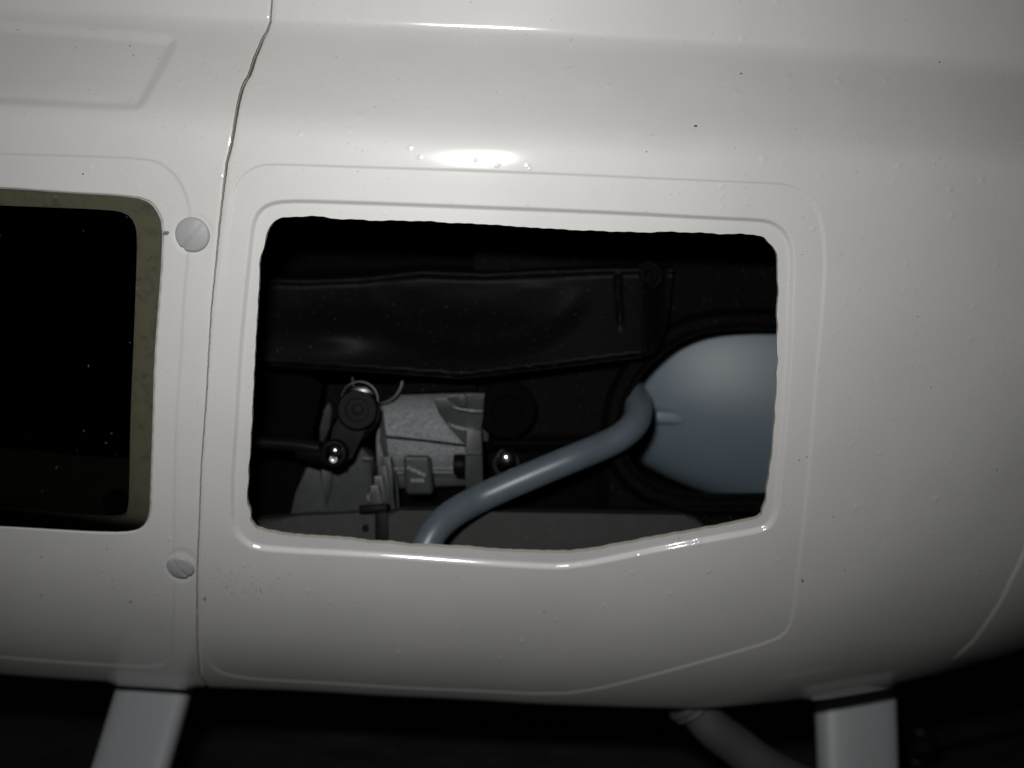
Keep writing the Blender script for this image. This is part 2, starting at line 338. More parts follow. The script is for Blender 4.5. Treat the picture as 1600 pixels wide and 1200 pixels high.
def make_shell():
    xs = graded(-260, -168, 176, 330, .42, 4)
    ss = [-120.]
    for lim, st in ((-17, 4), (41, .40), (60, .24), (140, .45), (168, .22), (200, .42), (238, .26), (252, .6), (295, 4)):
        while ss[-1] < lim: ss.append(ss[-1] + st)
    ss = np.array(ss)
    V, T, px, py, N = shell_grid(xs, ss, True)
    xi = graded(-260, -145, 146, 330, 1.6, 6); si = graded(-120, -30, 248, 295, 1.6, 6)
    Vi, Ti, pxi, pyi, Ni = shell_grid(xi, si, False)
    front = (1e3)
    jag = np.zeros(len(px))
    def seamf(px, py):
        sx = np.interp(py, seam[:, 1], seam[:, 0])
        gap = np.interp(py, [-50, 30, 60, 100, 140, 230, 320, 450, 1060], [1.1, 1.3, 2.7, 3.4, 3.0, 2.4, 1.6, 1.2, .9])
        wob = .14 * np.sin(py * .19) + .14 * np.sin(py * .53 + 1) + .12 * np.sin(py * 1.1)
        return px - sx - wob, gap
    g, gap = seamf(pxi, pyi)
    v, t, _, (qx, qy) = clip(Vi - Ni * 1.7, Ti, 16 - g, (pxi, pyi)); g, gap = seamf(qx, qy)
    v, t, _, (qx, qy) = clip(v, t, g + 16, (qx, qy))
    link('joint_flange', np_mesh('joint_flange', v, t), M['flange'], heli)
    for which in ('nose_shell', 'cabin_shell'):
        for layer in (0, 1):
            if layer == 0: v, t, qx, qy = V, T, px, py
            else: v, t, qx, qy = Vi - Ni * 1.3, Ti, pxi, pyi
            g, gap = seamf(qx, qy)
            f = (-g - gap) if which == 'nose_shell' else (g - gap)
            v, t, b1, (qx, qy) = clip(v, t, f, (qx, qy))
            poly = hole_f if which == 'nose_shell' else hole
            h = sdf(qx, qy, poly, 12)
            if which == 'cabin_shell':
                h = h + .7 * np.sin(qx * .11) * np.sin(qy * .13 + 1) + .3 * np.sin(qx * .29 + qy * .23) + .12 * np.sin(qx * .9 - qy * .7)
            v, t, b2, (qx, qy), b1 = clip(v, t, h, (qx, qy), b1)
            if layer == 0:
                me = np_mesh(which, v, t)
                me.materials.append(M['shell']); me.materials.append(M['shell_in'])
                outer = link(which, me, M['shell'], heli)
                # cut rims
                for b, nm in ((b1, 'seam_edge'), (b2, 'cut_edge')):
                    if which == 'nose_shell' and nm == 'cut_edge': pass
                    # average boundary normal: push straight into the body (+y, towards the section centre)
                    ub, inv = np.unique(b.ravel(), return_inverse=True); bb = inv.reshape(-1, 2)
                    # normals of the outer surface at these vertices
                    e1 = v[t[:, 1]] - v[t[:, 0]]; e2 = v[t[:, 2]] - v[t[:, 0]]; fn = np.cross(e1, e2)
                    vn = np.zeros_like(v)
                    for k in range(3): np.add.at(vn, t[:, k], fn)
                    vn = vn[ub]; vn /= np.linalg.norm(vn, axis=1, keepdims=True) + 1e-12
                    vn = np.where(vn[:, 1:2] > 0, -vn, vn) if nm == 'cut_edge' else vn * np.sign(-np.sum(vn[:, 1]))
                    o0 = v[ub]; o1 = o0 - vn * 1.35
                    mid = o0 - vn * .45 
                    n = len(ub)
                    VV = np.concatenate([o0 - vn * .01, mid, o1])
                    TT = np.concatenate([np.stack([bb[:, 0], bb[:, 1], bb[:, 1] + n, bb[:, 0] + n], 1), np.stack([bb[:, 0] + n, bb[:, 1] + n, bb[:, 1] + 2 * n, bb[:, 0] + 2 * n], 1)])
                    link(nm, np_mesh(nm, VV, TT), M['edge'], outer)
            else:
                me = np_mesh(which + '_lining', v, t)
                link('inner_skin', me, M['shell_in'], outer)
make_shell()

def surf_y(px, py, smax=235):
    """depth of the outer skin seen at a photo pixel"""
    y = 5.0
    for _ in range(30):
        p = P(px, py, y)
        zz = PZ[(PS > -100) & (PS < smax)]; s = np.interp(-p.z, -zz, PS[(PS > -100) & (PS < smax)])
        yy, z2 = base(np.array([p.x]), np.array([s]))
        y = y * .4 + float(yy[0]) * .6
    return y

# tinted pane lying in the recess of the nose shell
def sheet(name, outline, step, yfun, mt, parent, thick=0., rim=None, extra=None, smooth=True):
    o = np.asarray(outline); x0, y0 = o.min(0) - step; x1, y1 = o.max(0) + step
    gx, gy = np.meshgrid(np.arange(x0, x1 + step, step), np.arange(y0, y1 + step, step))
    px, py = gx.ravel(), gy.ravel(); Y = yfun(px, py)
    f = (Y + D) / D * K; a = (px - 800) * f; b = (600 - py) * f
    V = np.stack([a * cT - b * sT, Y, a * sT + b * cT], 1)
    ny, nx = gx.shape; idx = np.arange(nx * ny).reshape(ny, nx)
    a, b, c, e = idx[:-1, :-1].ravel(), idx[:-1, 1:].ravel(), idx[1:, 1:].ravel(), idx[1:, :-1].ravel()
    T = np.concatenate([np.stack([a, e, b], 1), np.stack([b, e, c], 1)])
    V, T, bd, (px, py) = clip(V, T, -sdf(px, py, o, step * 3), (px, py))
    bds = [bd]
    if extra is not None:
        V, T, bd2, (px, py) = clip(V, T, sdf(px, py, extra, step * 3), (px, py)); bds = [bd2]
        # the outer boundary indices changed: keep only the hole rim
    if thick:
        VV = [V]; TT = [T]; n = len(V)
        for bb in bds:
            ub, inv = np.unique(bb.ravel(), return_inverse=True); b2 = inv.reshape(-1, 2) 
            r0 = V[ub]; r1 = r0 + np.array([0, .25, 0]) * 1; r2 = r0 + np.array([0, thick, 0])
            m = len(ub); VV += [r0, r2]
            q = b2 + n
            TT += [np.stack([q[:, 0], q[:, 1], q[:, 1] + m], 1), np.stack([q[:, 0], q[:, 1] + m, q[:, 0] + m], 1)]
            n += 2 * m
        V = np.concatenate(VV); T = np.concatenate(TT)
    return link(name, np_mesh(name, V, T, smooth), mt, parent)

gy_ = np.linspace(180, 900, 60)
def pane_y(px, py):
    key = np.array([[surf_y(x, q) for x in (-700, -350, 0, 130, 260)] for q in gy_])
    out = np.zeros(px.shape)
    xs_ = np.array([-700, -350, 0, 130, 260.])
    cols = np.stack([np.interp(py, gy_, key[:, j]) for j in range(5)], 1)
    t = np.clip(np.searchsorted(xs_, px) - 1, 0, 3)
    w = (px - xs_[t]) / (xs_[t + 1] - xs_[t])
    i = np.arange(len(px)); return cols[i, t] * (1 - w) + cols[i, t + 1] * w
inset = np.array([((x - (-220)) * .9985 + (-220), (y - 566) * .997 + 566) for x, y in pane_f])
sheet('window_pane', inset, 6, lambda a, b: pane_y(a, b) + .75 , M['glass'], heli, thick=.6)

# ------------------------------------------------------------------ small builders
def tube_bm(pts, rad, seg=16, bm=None, caps=True):
    bm = bm or bmesh.new(); pts = [Vector(p) for p in pts]; n = len(pts)
    rad = rad if hasattr(rad, '__len__') else [rad] * n
    rings = []; prev = None
    for i, p in enumerate(pts):
        t = (pts[min(i + 1, n - 1)] - pts[max(i - 1, 0)]).normalized()
        if prev is None: u = t.orthogonal().normalized()
        else: u = (prev - t * prev.dot(t)).normalized()
        prev = u; w = t.cross(u)
        rings.append([bm.verts.new(p + (u * math.cos(a) + w * math.sin(a)) * rad[i]) for a in [2 * math.pi * k / seg for k in range(seg)]])
    for r0, r1 in zip(rings, rings[1:]):
        for k in range(seg): bm.faces.new((r0[k], r0[(k + 1) % seg], r1[(k + 1) % seg], r1[k]))
    if caps: bm.faces.new(rings[0][::-1]); bm.faces.new(rings[-1])
    return bm
def spline(pts, n=8):
    pts = [Vector(p) for p in pts]; out = []
    for i in range(len(pts) - 1):
        p0 = pts[max(i - 1, 0)]; p1 = pts[i]; p2 = pts[i + 1]; p3 = pts[min(i + 2, len(pts) - 1)]
        for k in range(n):
            t = k / n
            out.append(.5 * ((2 * p1) + (p2 - p0) * t + (2 * p0 - 5 * p1 + 4 * p2 - p3) * t * t + (3 * p1 - p0 - 3 * p2 + p3) * t ** 3))
    out.append(pts[-1]); return out
def lathe_bm(c, axis, prof, seg=32, bm=None):
    """prof: list of (distance along axis, radius)"""
    bm = bm or bmesh.new(); c = Vector(c); ax = Vector(axis).normalized(); u = ax.orthogonal().normalized(); w = ax.cross(u)
    rings = []
    for h, r in prof:
        if r < 1e-6: rings.append([bm.verts.new(c + ax * h)])
        else: rings.append([bm.verts.new(c + ax * h + (u * math.cos(a) + w * math.sin(a)) * r) for a in [2 * math.pi * k / seg for k in range(seg)]])
    for r0, r1 in zip(rings, rings[1:]):
        for k in range(seg):
            a, b, d, e = r0[k % len(r0)], r0[(k + 1) % len(r0)], r1[(k + 1) % len(r1)], r1[k % len(r1)]
            vs = []
            for q in (a, b, d, e):
                if q not in vs: vs.append(q)
            if len(vs) > 2: bm.faces.new(vs)
    return bm
def prism_bm(poly, y0, thick, bev=.4, seg=2, tilt=None, bm=None):
    """outline in photo pixels on the front face at depth y0, real thickness along y"""
    bm = bm or bmesh.new()
    f = [P(x, y, y0 if tilt is None else y0 + tilt(x, y)) for x, y in poly]
    fv = [bm.verts.new(p) for p in f]; bv = [bm.verts.new(p + Vector((0, thick, 0))) for p in f]
    n = len(f); face = bm.faces.new(fv); bm.faces.new(bv[::-1])
    sides = [bm.faces.new((fv[(i + 1) % n], fv[i], bv[i], bv[(i + 1) % n])) for i in range(n)]
    if bev:
        ed = [e for e in bm.edges if e.verts[0] in fv and e.verts[1] in fv]
        vert = [e for e in bm.edges if (e.verts[0] in fv) != (e.verts[1] in fv) and (e.verts[0] in fv or e.verts[0] in bv) and (e.verts[1] in fv or e.verts[1] in bv)]
        try: bmesh.ops.bevel(bm, geom=ed, offset=bev, segments=seg, profile=.5, affect='EDGES', clamp_overlap=True)
        except Exception: pass
    return bm
def rounded(x0, y0, x1, y1, r, sk=0, n=4):
    pts = []
    for cx, cy, a0 in ((x1 - r, y0 + r, -90), (x1 - r, y1 - r, 0), (x0 + r, y1 - r, 90), (x0 + r, y0 + r, 180)):
        for k in range(n + 1):
            a = math.radians(a0 + 90 * k / n); pts.append((cx + r * math.cos(a), cy + r * math.sin(a)))
    return [(x + sk * (y - y0) / (y1 - y0), y) for x, y in pts]

# ------------------------------------------------------------------ nylon screws holding the shells together
def nylon_screw(cx, cy, r, ang, lab):
    y = surf_y(cx, cy) 
    p0 = P(cx, cy, y); e = 1.0
    q = P(cx, cy + 6, surf_y(cx, cy + 6)); tz = (q - p0).normalized()
    q = P(cx + 6, cy, surf_y(cx + 6, cy)); tx = (q - p0).normalized()
    nrm = tx.cross(tz).normalized()
    if nrm.y > 0: nrm = -nrm
    R = r * K * (y + D) / D
    # head as a polar grid: dome with a slot cut across it
    seg, rings = 72, 16; sl = math.radians(ang); dv = Vector((math.cos(sl), math.sin(sl)))
    u = tx; w = (tz - tx * tz.dot(tx)).normalized()
    bm = bmesh.new(); hw = R * .085
    def height(rr, a):
        x, z = rr * math.cos(a), rr * math.sin(a)
        h = 1.75 - .55 * (rr / R) ** 2.0 - .35 * max(0, (rr / R - .9) / .1) ** 2
        dist = abs(-x * dv.y + z * dv.x)
        along = x * dv.x + z * dv.y
        depth = .09 if along < 0 else .05 + .5 * min(1, along / R)
        k = 1 - min(1, max(0, (dist - hw) / (R * .05)))
        return h - depth * k * .9
    ctr = bm.verts.new(p0 + nrm * height(0, 0)); prev = None
    for i in range(1, rings + 1):
        rr = R * (i / rings) ** .85; ring = []
        for k in range(seg):
            a = 2 * math.pi * k / seg
            ring.append(bm.verts.new(p0 + u * rr * math.cos(a) + w * rr * math.sin(a) + nrm * height(rr, a)))
        for k in range(seg):
            if prev is None: bm.faces.new((ctr, ring[k], ring[(k + 1) % seg]))
            else: bm.faces.new((prev[k], ring[k], ring[(k + 1) % seg], prev[(k + 1) % seg]))
        prev = ring
    base_r = []
    for k in range(seg):
        a = 2 * math.pi * k / seg; 
        notch = abs(-math.cos(a) * dv.y + math.sin(a) * dv.x) * R < hw * 1.1 and (math.cos(a) * dv.x + math.sin(a) * dv.y) > 0
        rr = R * (.74 if notch else .84)
        if notch: prev[k].co = p0 + u * R * .86 * math.cos(a) + w * R * .86 * math.sin(a) + nrm * .55
        base_r.append(bm.verts.new(p0 + u * rr * math.cos(a) + w * rr * math.sin(a) + nrm * .05))
    for k in range(seg): bm.faces.new((prev[k], base_r[k], base_r[(k + 1) % seg], prev[(k + 1) % seg]))
    bm.faces.new(base_r[::-1])
    o = link('nylon_screw', bm_mesh('nylon_screw', bm, angle=60), M['nylon'], heli)
    o['label'] = lab
    sb = lathe_bm(p0 - nrm * 6, nrm, [(0, 1.4), (6.3, 1.4)], 16)
    link('screw_shaft', bm_mesh('screw_shaft', sb), M['nylon'], o)
nylon_screw(*SCREWS[0], 'larger round screw head with diagonal slot beside the tinted window')
nylon_screw(*SCREWS[1], 'smaller tilted screw head with a notch below the tinted window')

# dark spots of glue and dirt lying on the paint
def spot(px, py, sx, sy, mt, nm='dirt_speck'):
    y = surf_y(px, py) ; bm = bmesh.new(); c = P(px, py, y - .06); cv = bm.verts.new(c + Vector((0, -.22, 0))); n = 9; rg = []
    for k in range(n):
        a = 2 * math.pi * k / n; q = random.uniform(.65, 1.15)
        rg.append(bm.verts.new(P(px + sx * q * math.cos(a), py + sy * q * math.sin(a), surf_y(px + sx * q * math.cos(a), py + sy * q * math.sin(a)) + .12)))
    for k in range(n): bm.faces.new((cv, rg[k], rg[(k + 1) % n]))
    return bm_mesh(nm, bm)
M['dirt'] = mat('brown_dirt', (.10, .065, .04), rough=.8)
M['glue'] = mat('blue_grey_glue', (.18, .22, .25), rough=.5)
for a in ((1087, 197, 4.2, 2.6), (1158, 115, 3.2, 1.6), (1468, 97, 2, 2), (1568, 118, 2, 1.6), (1010, 237, 1.8, 1.6), (742, 249, 1.4, 5), (130, 272, 1.5, 1.5), (204, 940, 2, 1.6), (1254, 907, 1.4, 2.4), (320, 936, 1.6, 3)):
    link('dirt_speck', spot(*a, M['dirt']), M['dirt'], heli)
random.seed(11)
sv, sf = [], []
def fine_speck(gx, gy, sx, sy):
    me = spot(gx, gy, sx, sy, M['dirt']); n0 = len(sv)
    sv.extend([tuple(c / MM for c in v.co) for v in me.vertices]); sf.extend([[n0 + i for i in p.vertices] for p in me.polygons])
    bpy.data.meshes.remove(me)
for k in range(60):
    gx, gy = random.gauss(400, 38), random.gauss(912, 15)
    if gx > 330: fine_speck(gx, gy, random.uniform(.4, 1.1), random.uniform(.4, .9))
for k in range(70):
    gx, gy = random.choice((random.uniform(10, 240), random.uniform(420, 1560), random.uniform(420, 1560))), random.uniform(40, 1010)
    if (360 < gx < 1240 and 300 < gy < 895) or (gx < 262 and 280 < gy < 845): continue
    fine_speck(gx, gy, random.uniform(.5, 1.6), random.uniform(.4, 1.0))
link('dirt_specks', np_mesh('dirt_specks', sv, sf), M['dirt'], heli, None, None, None, 'stuff')
link('glue_blob', spot(260, 364, 6, 3.5, M['glue'], 'glue_blob'), M['glue'], heli)

# ------------------------------------------------------------------ landing struts, hose, below the belly
def strut(top, bot, yt, yb, lab, zend=-168):
    """airfoil-like fairing leg; top/bot = (x left, x right, y) in photo pixels"""
    A0, A1 = P(top[0], top[2], yt), P(top[1], top[3], yt); B0, B1 = P(bot[0], bot[2], yb), P(bot[1], bot[2], yb)
    ct, cb = (A0 + A1) / 2, (B0 + B1) / 2; wt = (A1 - A0).length; wb = (B1 - B0).length
    dirv = (cb - ct); k = (zend - ct.z) / dirv.z; end = ct + dirv * k; we = wt + (wb - wt) * k
    up = ct - dirv * (26 / dirv.length); bm = bmesh.new(); rings = []; n = 28
    st = [(up, wt), (ct, wt)] + [(ct + (end - ct) * t, wt + (we - wt) * t) for t in (.2, .4, .6, .8, 1)]
    xd = (A1 - A0).normalized(); t_ = dirv.normalized(); nd = xd.cross(t_).normalized()
    for c, w in st:
        r = []
        for j in range(n):
            a = 2 * math.pi * j / n; ca, sa = math.cos(a), math.sin(a)
            x = math.copysign(abs(ca) ** .42, ca) * w / 2; q = math.copysign(abs(sa) ** .62, sa) * w * (.19 + .03 * ca)
            r.append(bm.verts.new(c + xd * x + nd * q))
        rings.append(r)
    for r0, r1 in zip(rings, rings[1:]):
        for j in range(n): bm.faces.new((r0[j], r0[(j + 1) % n], r1[(j + 1) % n], r1[j]))
    bm.faces.new(rings[0]); bm.faces.new(rings[-1][::-1])
    o = link('landing_strut', bm_mesh('landing_strut', bm, angle=80), M['strut'], heli); o['label'] = lab
strut((183, 299, 1074, 1080), (145, 265, 1200), 128, 114, 'left strut leaning outwards below the tinted window')
strut((1272, 1398, 1086, 1064), (1276, 1403, 1200), 158, 149, 'right upright strut under the tail end of the cabin')

hose = thing('exhaust_hose', 'short grey curved hose with a lipped end hanging under the belly', 'hose')
hp = [P(1064, 1070, 118), P(1084, 1102, 118), P(1112, 1136, 119), P(1150, 1165, 123), P(1205, 1205, 126), P(1290, 1245, 132), P(1420, 1275, 140)]
hs = spline(hp, 8)
link('hose_body', bm_mesh('hose_body', tube_bm(hs, [6.1 + .5 * math.sin(i * .5) * 0 + i * .035 for i in range(len(hs))], 28)), M['hose'], hose)
ax = (hs[9] - hs[7]).normalized()
link('hose_lip', bm_mesh('hose_lip', lathe_bm(P(1080, 1104, 118), ax, [(-2.6, 6.2), (-2.4, 7.6), (-1.4, 8.2), (-.2, 8.0), (.4, 7.0), (.8, 7.2), (1.5, 7.5), (2.1, 7.0), (2.4, 6.1)], 36)), M['hose'], hose)
# ring eyelet lying on the cloth
gz = -168.0
def ground_point(px, py):
    a = P(px, py, 0) - Vector((0, -D, 0)); t = gz / a.z
    return Vector((0, -D, 0)) + a * t
g = ground_point(1432, 1188)
ring = link('ring_eyelet', bm_mesh('ring_eyelet', tube_bm([g + Vector((10 * math.cos(a), 10 * math.sin(a), 1.3 + 5 * (1 + math.sin(a)))) for a in [2 * math.pi * k / 32 for k in range(33)]], .9, 10)), M['steel_d'], None, 'small dark ring lying on the black cloth beside the right strut', 'ring')
cord = link('thin_cord', bm_mesh('thin_cord', tube_bm(spline([ground_point(1330, 1230) + Vector((0, 0, 1)), ground_point(1460, 1178) + Vector((0, 0, 1.2)), ground_point(1530, 1160) + Vector((0, 0, 1.0)), ground_point(1600, 1145) + Vector((0, 0, 1.2)), ground_point(1750, 1120) + Vector((0, 0, 1))], 8), 1.3, 10)), M['black_s'], None, 'thin black cord running across the dark cloth at the lower right', 'cord')

# black cloth underneath: one sheet with soft creases
nx, ny = 170, 150; xs = np.linspace(-2200, 2200, nx); ys = np.linspace(-900, 2600, ny)
X, Yg = np.meshgrid(xs, ys)
Zg = np.array([[mnoise.noise(Vector((x * .008, y * .008, 0))) * 3 + mnoise.noise(Vector((x * .03, y * .03, 4))) * 1.2 for x in xs] for y in ys]) + gz - 4
idx = np.arange(nx * ny).reshape(ny, nx)
Q = np.stack([idx[:-1, :-1].ravel(), idx[:-1, 1:].ravel(), idx[1:, 1:].ravel(), idx[1:, :-1].ravel()], 1)
link('ground', np_mesh('ground', np.stack([X.ravel(), Yg.ravel(), Zg.ravel()], 1), Q), M['ground'], None, 'black cloth under the model', None, None, 'structure')

# ------------------------------------------------------------------ inside the cabin
# deep black side plate
mech = thing('mechanics_frame', 'black moulded frame plates behind the open window above the engine', 'frame')
eng = None
def prism(nm, poly, y0, th, mt, par, bev=.4, seg=2, tilt=None, ang=35):
    if par is eng and tilt is None: tilt = lambda x, y: .05 * (y - 700) + .012 * (x - 650)   # castings lean a little
    return link(nm, bm_mesh(nm, prism_bm(poly, y0, th, bev, seg, tilt), angle=ang), mt, par)
prism('back_plate', [(300, 250), (1420, 250), (1420, 930), (300, 930)], 135, 2, M['black_m'], mech, 0)

# upper shroud, one moulded relief
TRAY = [(395,300),(1045,300),(1052,420),(1040,520),(1024,552),(1005,558),(940,566),(880,574),(800,583),(740,590),(716,592),(690,589),(600,583),(520,578),(455,574),(425,572),(400,560)]
OVAL = np.array([(738 + 176 * math.cos(a) * (1 if math.cos(a) > 0 else .96), 450 + 98 * math.sin(a)) for a in [2 * math.pi * k / 60 for k in range(60)]])
low = np.array([(395,566),(425,568),(455,570),(520,574),(600,579),(690,585),(716,588),(740,586),(800,579),(880,570),(940,562),(1005,554),(1024,548),(1060,540)], float)
def tray_y(px, py):
    lo = np.interp(px, low[:, 0], low[:, 1])
    y = np.full(px.shape, 72.0)
    # upper beam set back to fall into shadow, its lower edge at about y=430
    beam = np.interp(px, [395, 470, 560, 660, 760, 830, 950, 1050], [430, 433, 430, 420, 424, 420, 415, 415])
    y += .16 * np.clip(beam - py, 0, 200) + 26 * smoothstep((beam + 3 - py) / 9.0) - 2 * np.exp(-((py - beam - 6) / 6.0) ** 2)
    # lower flange sweeping forward to a rounded lip
    y -= 17 * np.clip((py - lo + 150) / 150.0, 0, 1) ** 1.15 * (.8 + .2 * np.sin(px * .012))
    y += 3.2 * smoothstep((py - lo + 3) / 4.0)
    so = sdf(px, py, OVAL, 40)
    y += 2.6 * smoothstep(.5 - so / 40.0) * (.35 + .65 * smoothstep((py - 440) / 60)) + 2.6 * smoothstep(-(so + 10) / 80.0)
    # left blister
    y -= 4.0 * np.exp(-(((px - 520) / 70) ** 2 + ((py - 522) / 26) ** 2))
    y += 9 * smoothstep((px - 1000) / 45.0)
    # upright rib
    y -= 3.2 * np.exp(-((px - 966 - (py - 450) * .06) / 3.0) ** 2) * smoothstep((py - 425) / 10) * smoothstep((520 - py) / 30)
    return y
sheet('upper_shroud', TRAY, 3.5, tray_y, M['black'], mech, thick=6)
def bolt(c, r, h, mt, par, nm='bolt', axis=(0, -1, 0), socket=True):
    pr = [(0, r), (h - r * .18, r), (h, r * .84), (h, r * .5), (h - r * .5, r * .45), (h - r * .55, 0)] if socket else [(0, r), (h * .5, r), (h * .85, r * .8), (h, 0)]
    return link(nm, bm_mesh(nm, lathe_bm(c, axis, pr, 24)), mt, par)
link('washer', bm_mesh('washer', lathe_bm(P(1012, 432, 73), (0, -1, 0), [(0, 4.6), (1.2, 4.6), (1.5, 4.2), (1.5, 2)], 28)), M['black_r'], mech)
bolt(P(1012, 430, 72), 3.1, 2.4, M['black_r'], mech)

# cradle plate with the big rounded cut-out that shows the tank
CUT = [(1400,517),(1215,516),(1160,515),(1105,519),(1060,535),(1025,562),(997,592),(978,630),(973,670),(980,712),(998,738),(1022,757),(1060,768),(1100,773),(1200,772),(1300,770),(1400,769)]
CRAD = [(740,300),(1400,300),(1400,880),(1240,900),(930,900),(925,835),(790,830),(760,700),(745,610)]
cut = chaikin(CUT, 2); crad = np.array(CRAD, float)
def crad_y(px, py):
    y = np.full(px.shape, 84.0); so = sdf(px, py, cut, 70)
    y -= 9 * smoothstep((34 - so) / 10.0)              # raised rim around the cut-out
    y += 2.2 * smoothstep((10 - so) / 6.0)
    y -= (py - 600) * .012
    # lower rail and the little shelf behind the tube
    y -= 5 * np.exp(-((py - 693 + (px - 765) * .01) / 7.0) ** 2) * smoothstep((960 - px) / 40) * smoothstep((px - 760) / 10)
    y += 7 * smoothstep((py - 702) / 6.0) * smoothstep((955 - px) / 30)
    y -= 7 * smoothstep((py - 790) / 16.0)
    return y
sheet('tank_cradle', crad, 3.5, crad_y, M['black_r'], mech, thick=5, extra=cut)
# bottom plates on the floor of the cabin
prism('floor_rail', [(400, 812), (1240, 822), (1240, 890), (400, 890)], 76, 10, M['black_r'], mech, .8)
prism('corner_plate', [(820, 700), (960, 735), (1010, 790), (1010, 850), (820, 850)], 88, 3, M['black_m'], mech, .5)
prism('side_plate', [(398, 575), (470, 580), (505, 600), (470, 760), (440, 830), (380, 850)], 86, 3, M['black_m'], mech, .5)

# fuel tank
def superell(c, a, b, d, e1, e2, nu=64, nv=40):
    bm = bmesh.new(); sg = lambda v, e: math.copysign(abs(v) ** e, v); rings = []
    for i in range(nv + 1):
        ph = -math.pi / 2 + math.pi * i / nv; r = []
        for j in range(nu):
            th = 2 * math.pi * j / nu
            r.append(Vector((a * sg(math.sin(ph), e1), d * sg(math.cos(ph), e1) * sg(math.sin(th), e2), b * sg(math.cos(ph), e1) * sg(math.cos(th), e2))))
        rings.append(r)
    vr = [[bm.verts.new(c + p) for p in r] for r in rings[1:-1]]
    for r0, r1 in zip(vr, vr[1:]):
        for j in range(nu): bm.faces.new((r0[j], r0[(j + 1) % nu], r1[(j + 1) % nu], r1[j]))
    for ring, p in ((vr[0], rings[0][0]), (vr[-1], rings[-1][0])):
        v = bm.verts.new(c + p)
        for j in range(nu): bm.faces.new((v, ring[j], ring[(j + 1) % nu]))
    return bm
tank = thing('fuel_tank', 'milky white fuel tank set in the black cradle at the right of the opening', 'fuel tank')
tc_ = P(1440, 600, 121)
link('tank_body', bm_mesh('tank_body', superell(tc_, 118, 50, 33, .86, .84, 96, 64), angle=80), M['tank'], tank)
# moulded bar on the flank, beside the tube
bmn = superell(P(1050, 652, 100.0), 5.8, 2.6, 2.4, .25, .6, 32, 20)
link('moulded_bar', bm_mesh('moulded_bar', bmn, angle=80), M['tank'], tank)
link('outlet_nipple', bm_mesh('outlet_nipple', tube_bm(spline([P(990, 598, 102), P(985, 606, 94), P(992, 622, 84)], 4), 3.0, 20)), M['tank'], tank)

tube_pts = [P(984, 608, 93), P(990, 618, 86), P(996, 632, 79), P(997, 648, 74), P(990, 664, 70.5), P(972, 681, 68), P(942, 697, 66), P(896, 716, 62.2), P(838, 740, 60.8), P(780, 765, 60.2), P(742, 783, 58.8), P(706, 804, 54.5), P(680, 828, 51), P(664, 856, 49.5), P(658, 874, 50)]
ts = spline(tube_pts, 8)
o = link('fuel_tube', bm_mesh('fuel_tube', tube_bm(ts, [4.55 if i < 14 else 4.35 for i in range(len(ts))], 32), angle=80), M['tube'], None, 'bluish silicone fuel tube curving from the tank down past the engine', 'fuel tube')

# muffler and plates along the lower edge
muf = thing('muffler', 'dull grey metal muffler lying along the lower edge of the opening', 'muffler')
prism('muffler_body', [(600, 802), (625, 798), (700, 798), (800, 801), (950, 803), (1068, 805), (1084, 808), (1098, 818), (1108, 832), (1112, 885), (590, 885)], 65, 14, M['muffler'], muf, 1.6, 4)
prism('muffler_neck', [(400, 812), (470, 806), (560, 802), (590, 800), (590, 885), (395, 885)], 66.5, 12, M['muffler'], muf, 1.6, 4)
prism('clamp', [(586, 796), (606, 794), (608, 885), (586, 885)], 64.4, 15, M['black'], muf, .5)
prism('clamp_screw_block', [(560, 792), (604, 789), (606, 800), (562, 803)], 63, 6, M['black_s'], muf, .5)
bolt(P(571, 825, 66.3), 1.1, .9, M['black_s'], muf, 'clamp_screw')

# engine
eng = thing('engine', 'silver cast engine with cooling fins behind the tube', 'engine')
# crankcase: round barrel lying along x
def barrel(px0, px1, pyc, r, y, mt, nm, rr=None):
    a, b = P(px0, pyc, y), P(px1, pyc + (px1 - px0) * .02, y); ax = (b - a); L = ax.length
    rr = rr or [(0, r * .97), (.6, r), (L - .6, r), (L, r * .97)]
    return link(nm, bm_mesh(nm, lathe_bm(a, ax, [(0, 0)] + rr + [(L, 0)], 64), angle=40), mt, eng)
barrel(596, 745, 676, 15.5, 92, M['alu'], 'crankcase')
# fan-side flange: vertical cast post
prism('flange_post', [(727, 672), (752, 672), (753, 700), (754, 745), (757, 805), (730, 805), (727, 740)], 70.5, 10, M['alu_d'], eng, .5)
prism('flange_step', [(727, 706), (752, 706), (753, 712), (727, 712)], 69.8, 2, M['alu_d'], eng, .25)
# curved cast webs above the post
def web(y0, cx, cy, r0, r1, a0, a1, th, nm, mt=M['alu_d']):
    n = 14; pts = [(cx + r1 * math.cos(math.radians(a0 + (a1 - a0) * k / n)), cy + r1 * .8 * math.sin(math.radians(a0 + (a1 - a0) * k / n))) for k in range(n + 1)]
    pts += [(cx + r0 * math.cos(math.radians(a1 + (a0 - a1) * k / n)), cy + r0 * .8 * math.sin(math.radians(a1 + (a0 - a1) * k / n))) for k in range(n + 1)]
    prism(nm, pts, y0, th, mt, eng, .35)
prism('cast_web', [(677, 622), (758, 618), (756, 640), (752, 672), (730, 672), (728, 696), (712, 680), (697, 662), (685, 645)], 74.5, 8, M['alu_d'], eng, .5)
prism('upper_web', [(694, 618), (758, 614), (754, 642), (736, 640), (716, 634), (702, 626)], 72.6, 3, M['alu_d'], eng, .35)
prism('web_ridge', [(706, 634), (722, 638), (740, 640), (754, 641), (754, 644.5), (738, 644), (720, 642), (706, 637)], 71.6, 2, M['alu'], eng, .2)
prism('web_ridge', [(700, 661), (716, 667), (732, 670), (752, 671), (751, 676.5), (730, 675), (714, 671), (700, 664)], 73.4, 2, M['alu'], eng, .2)
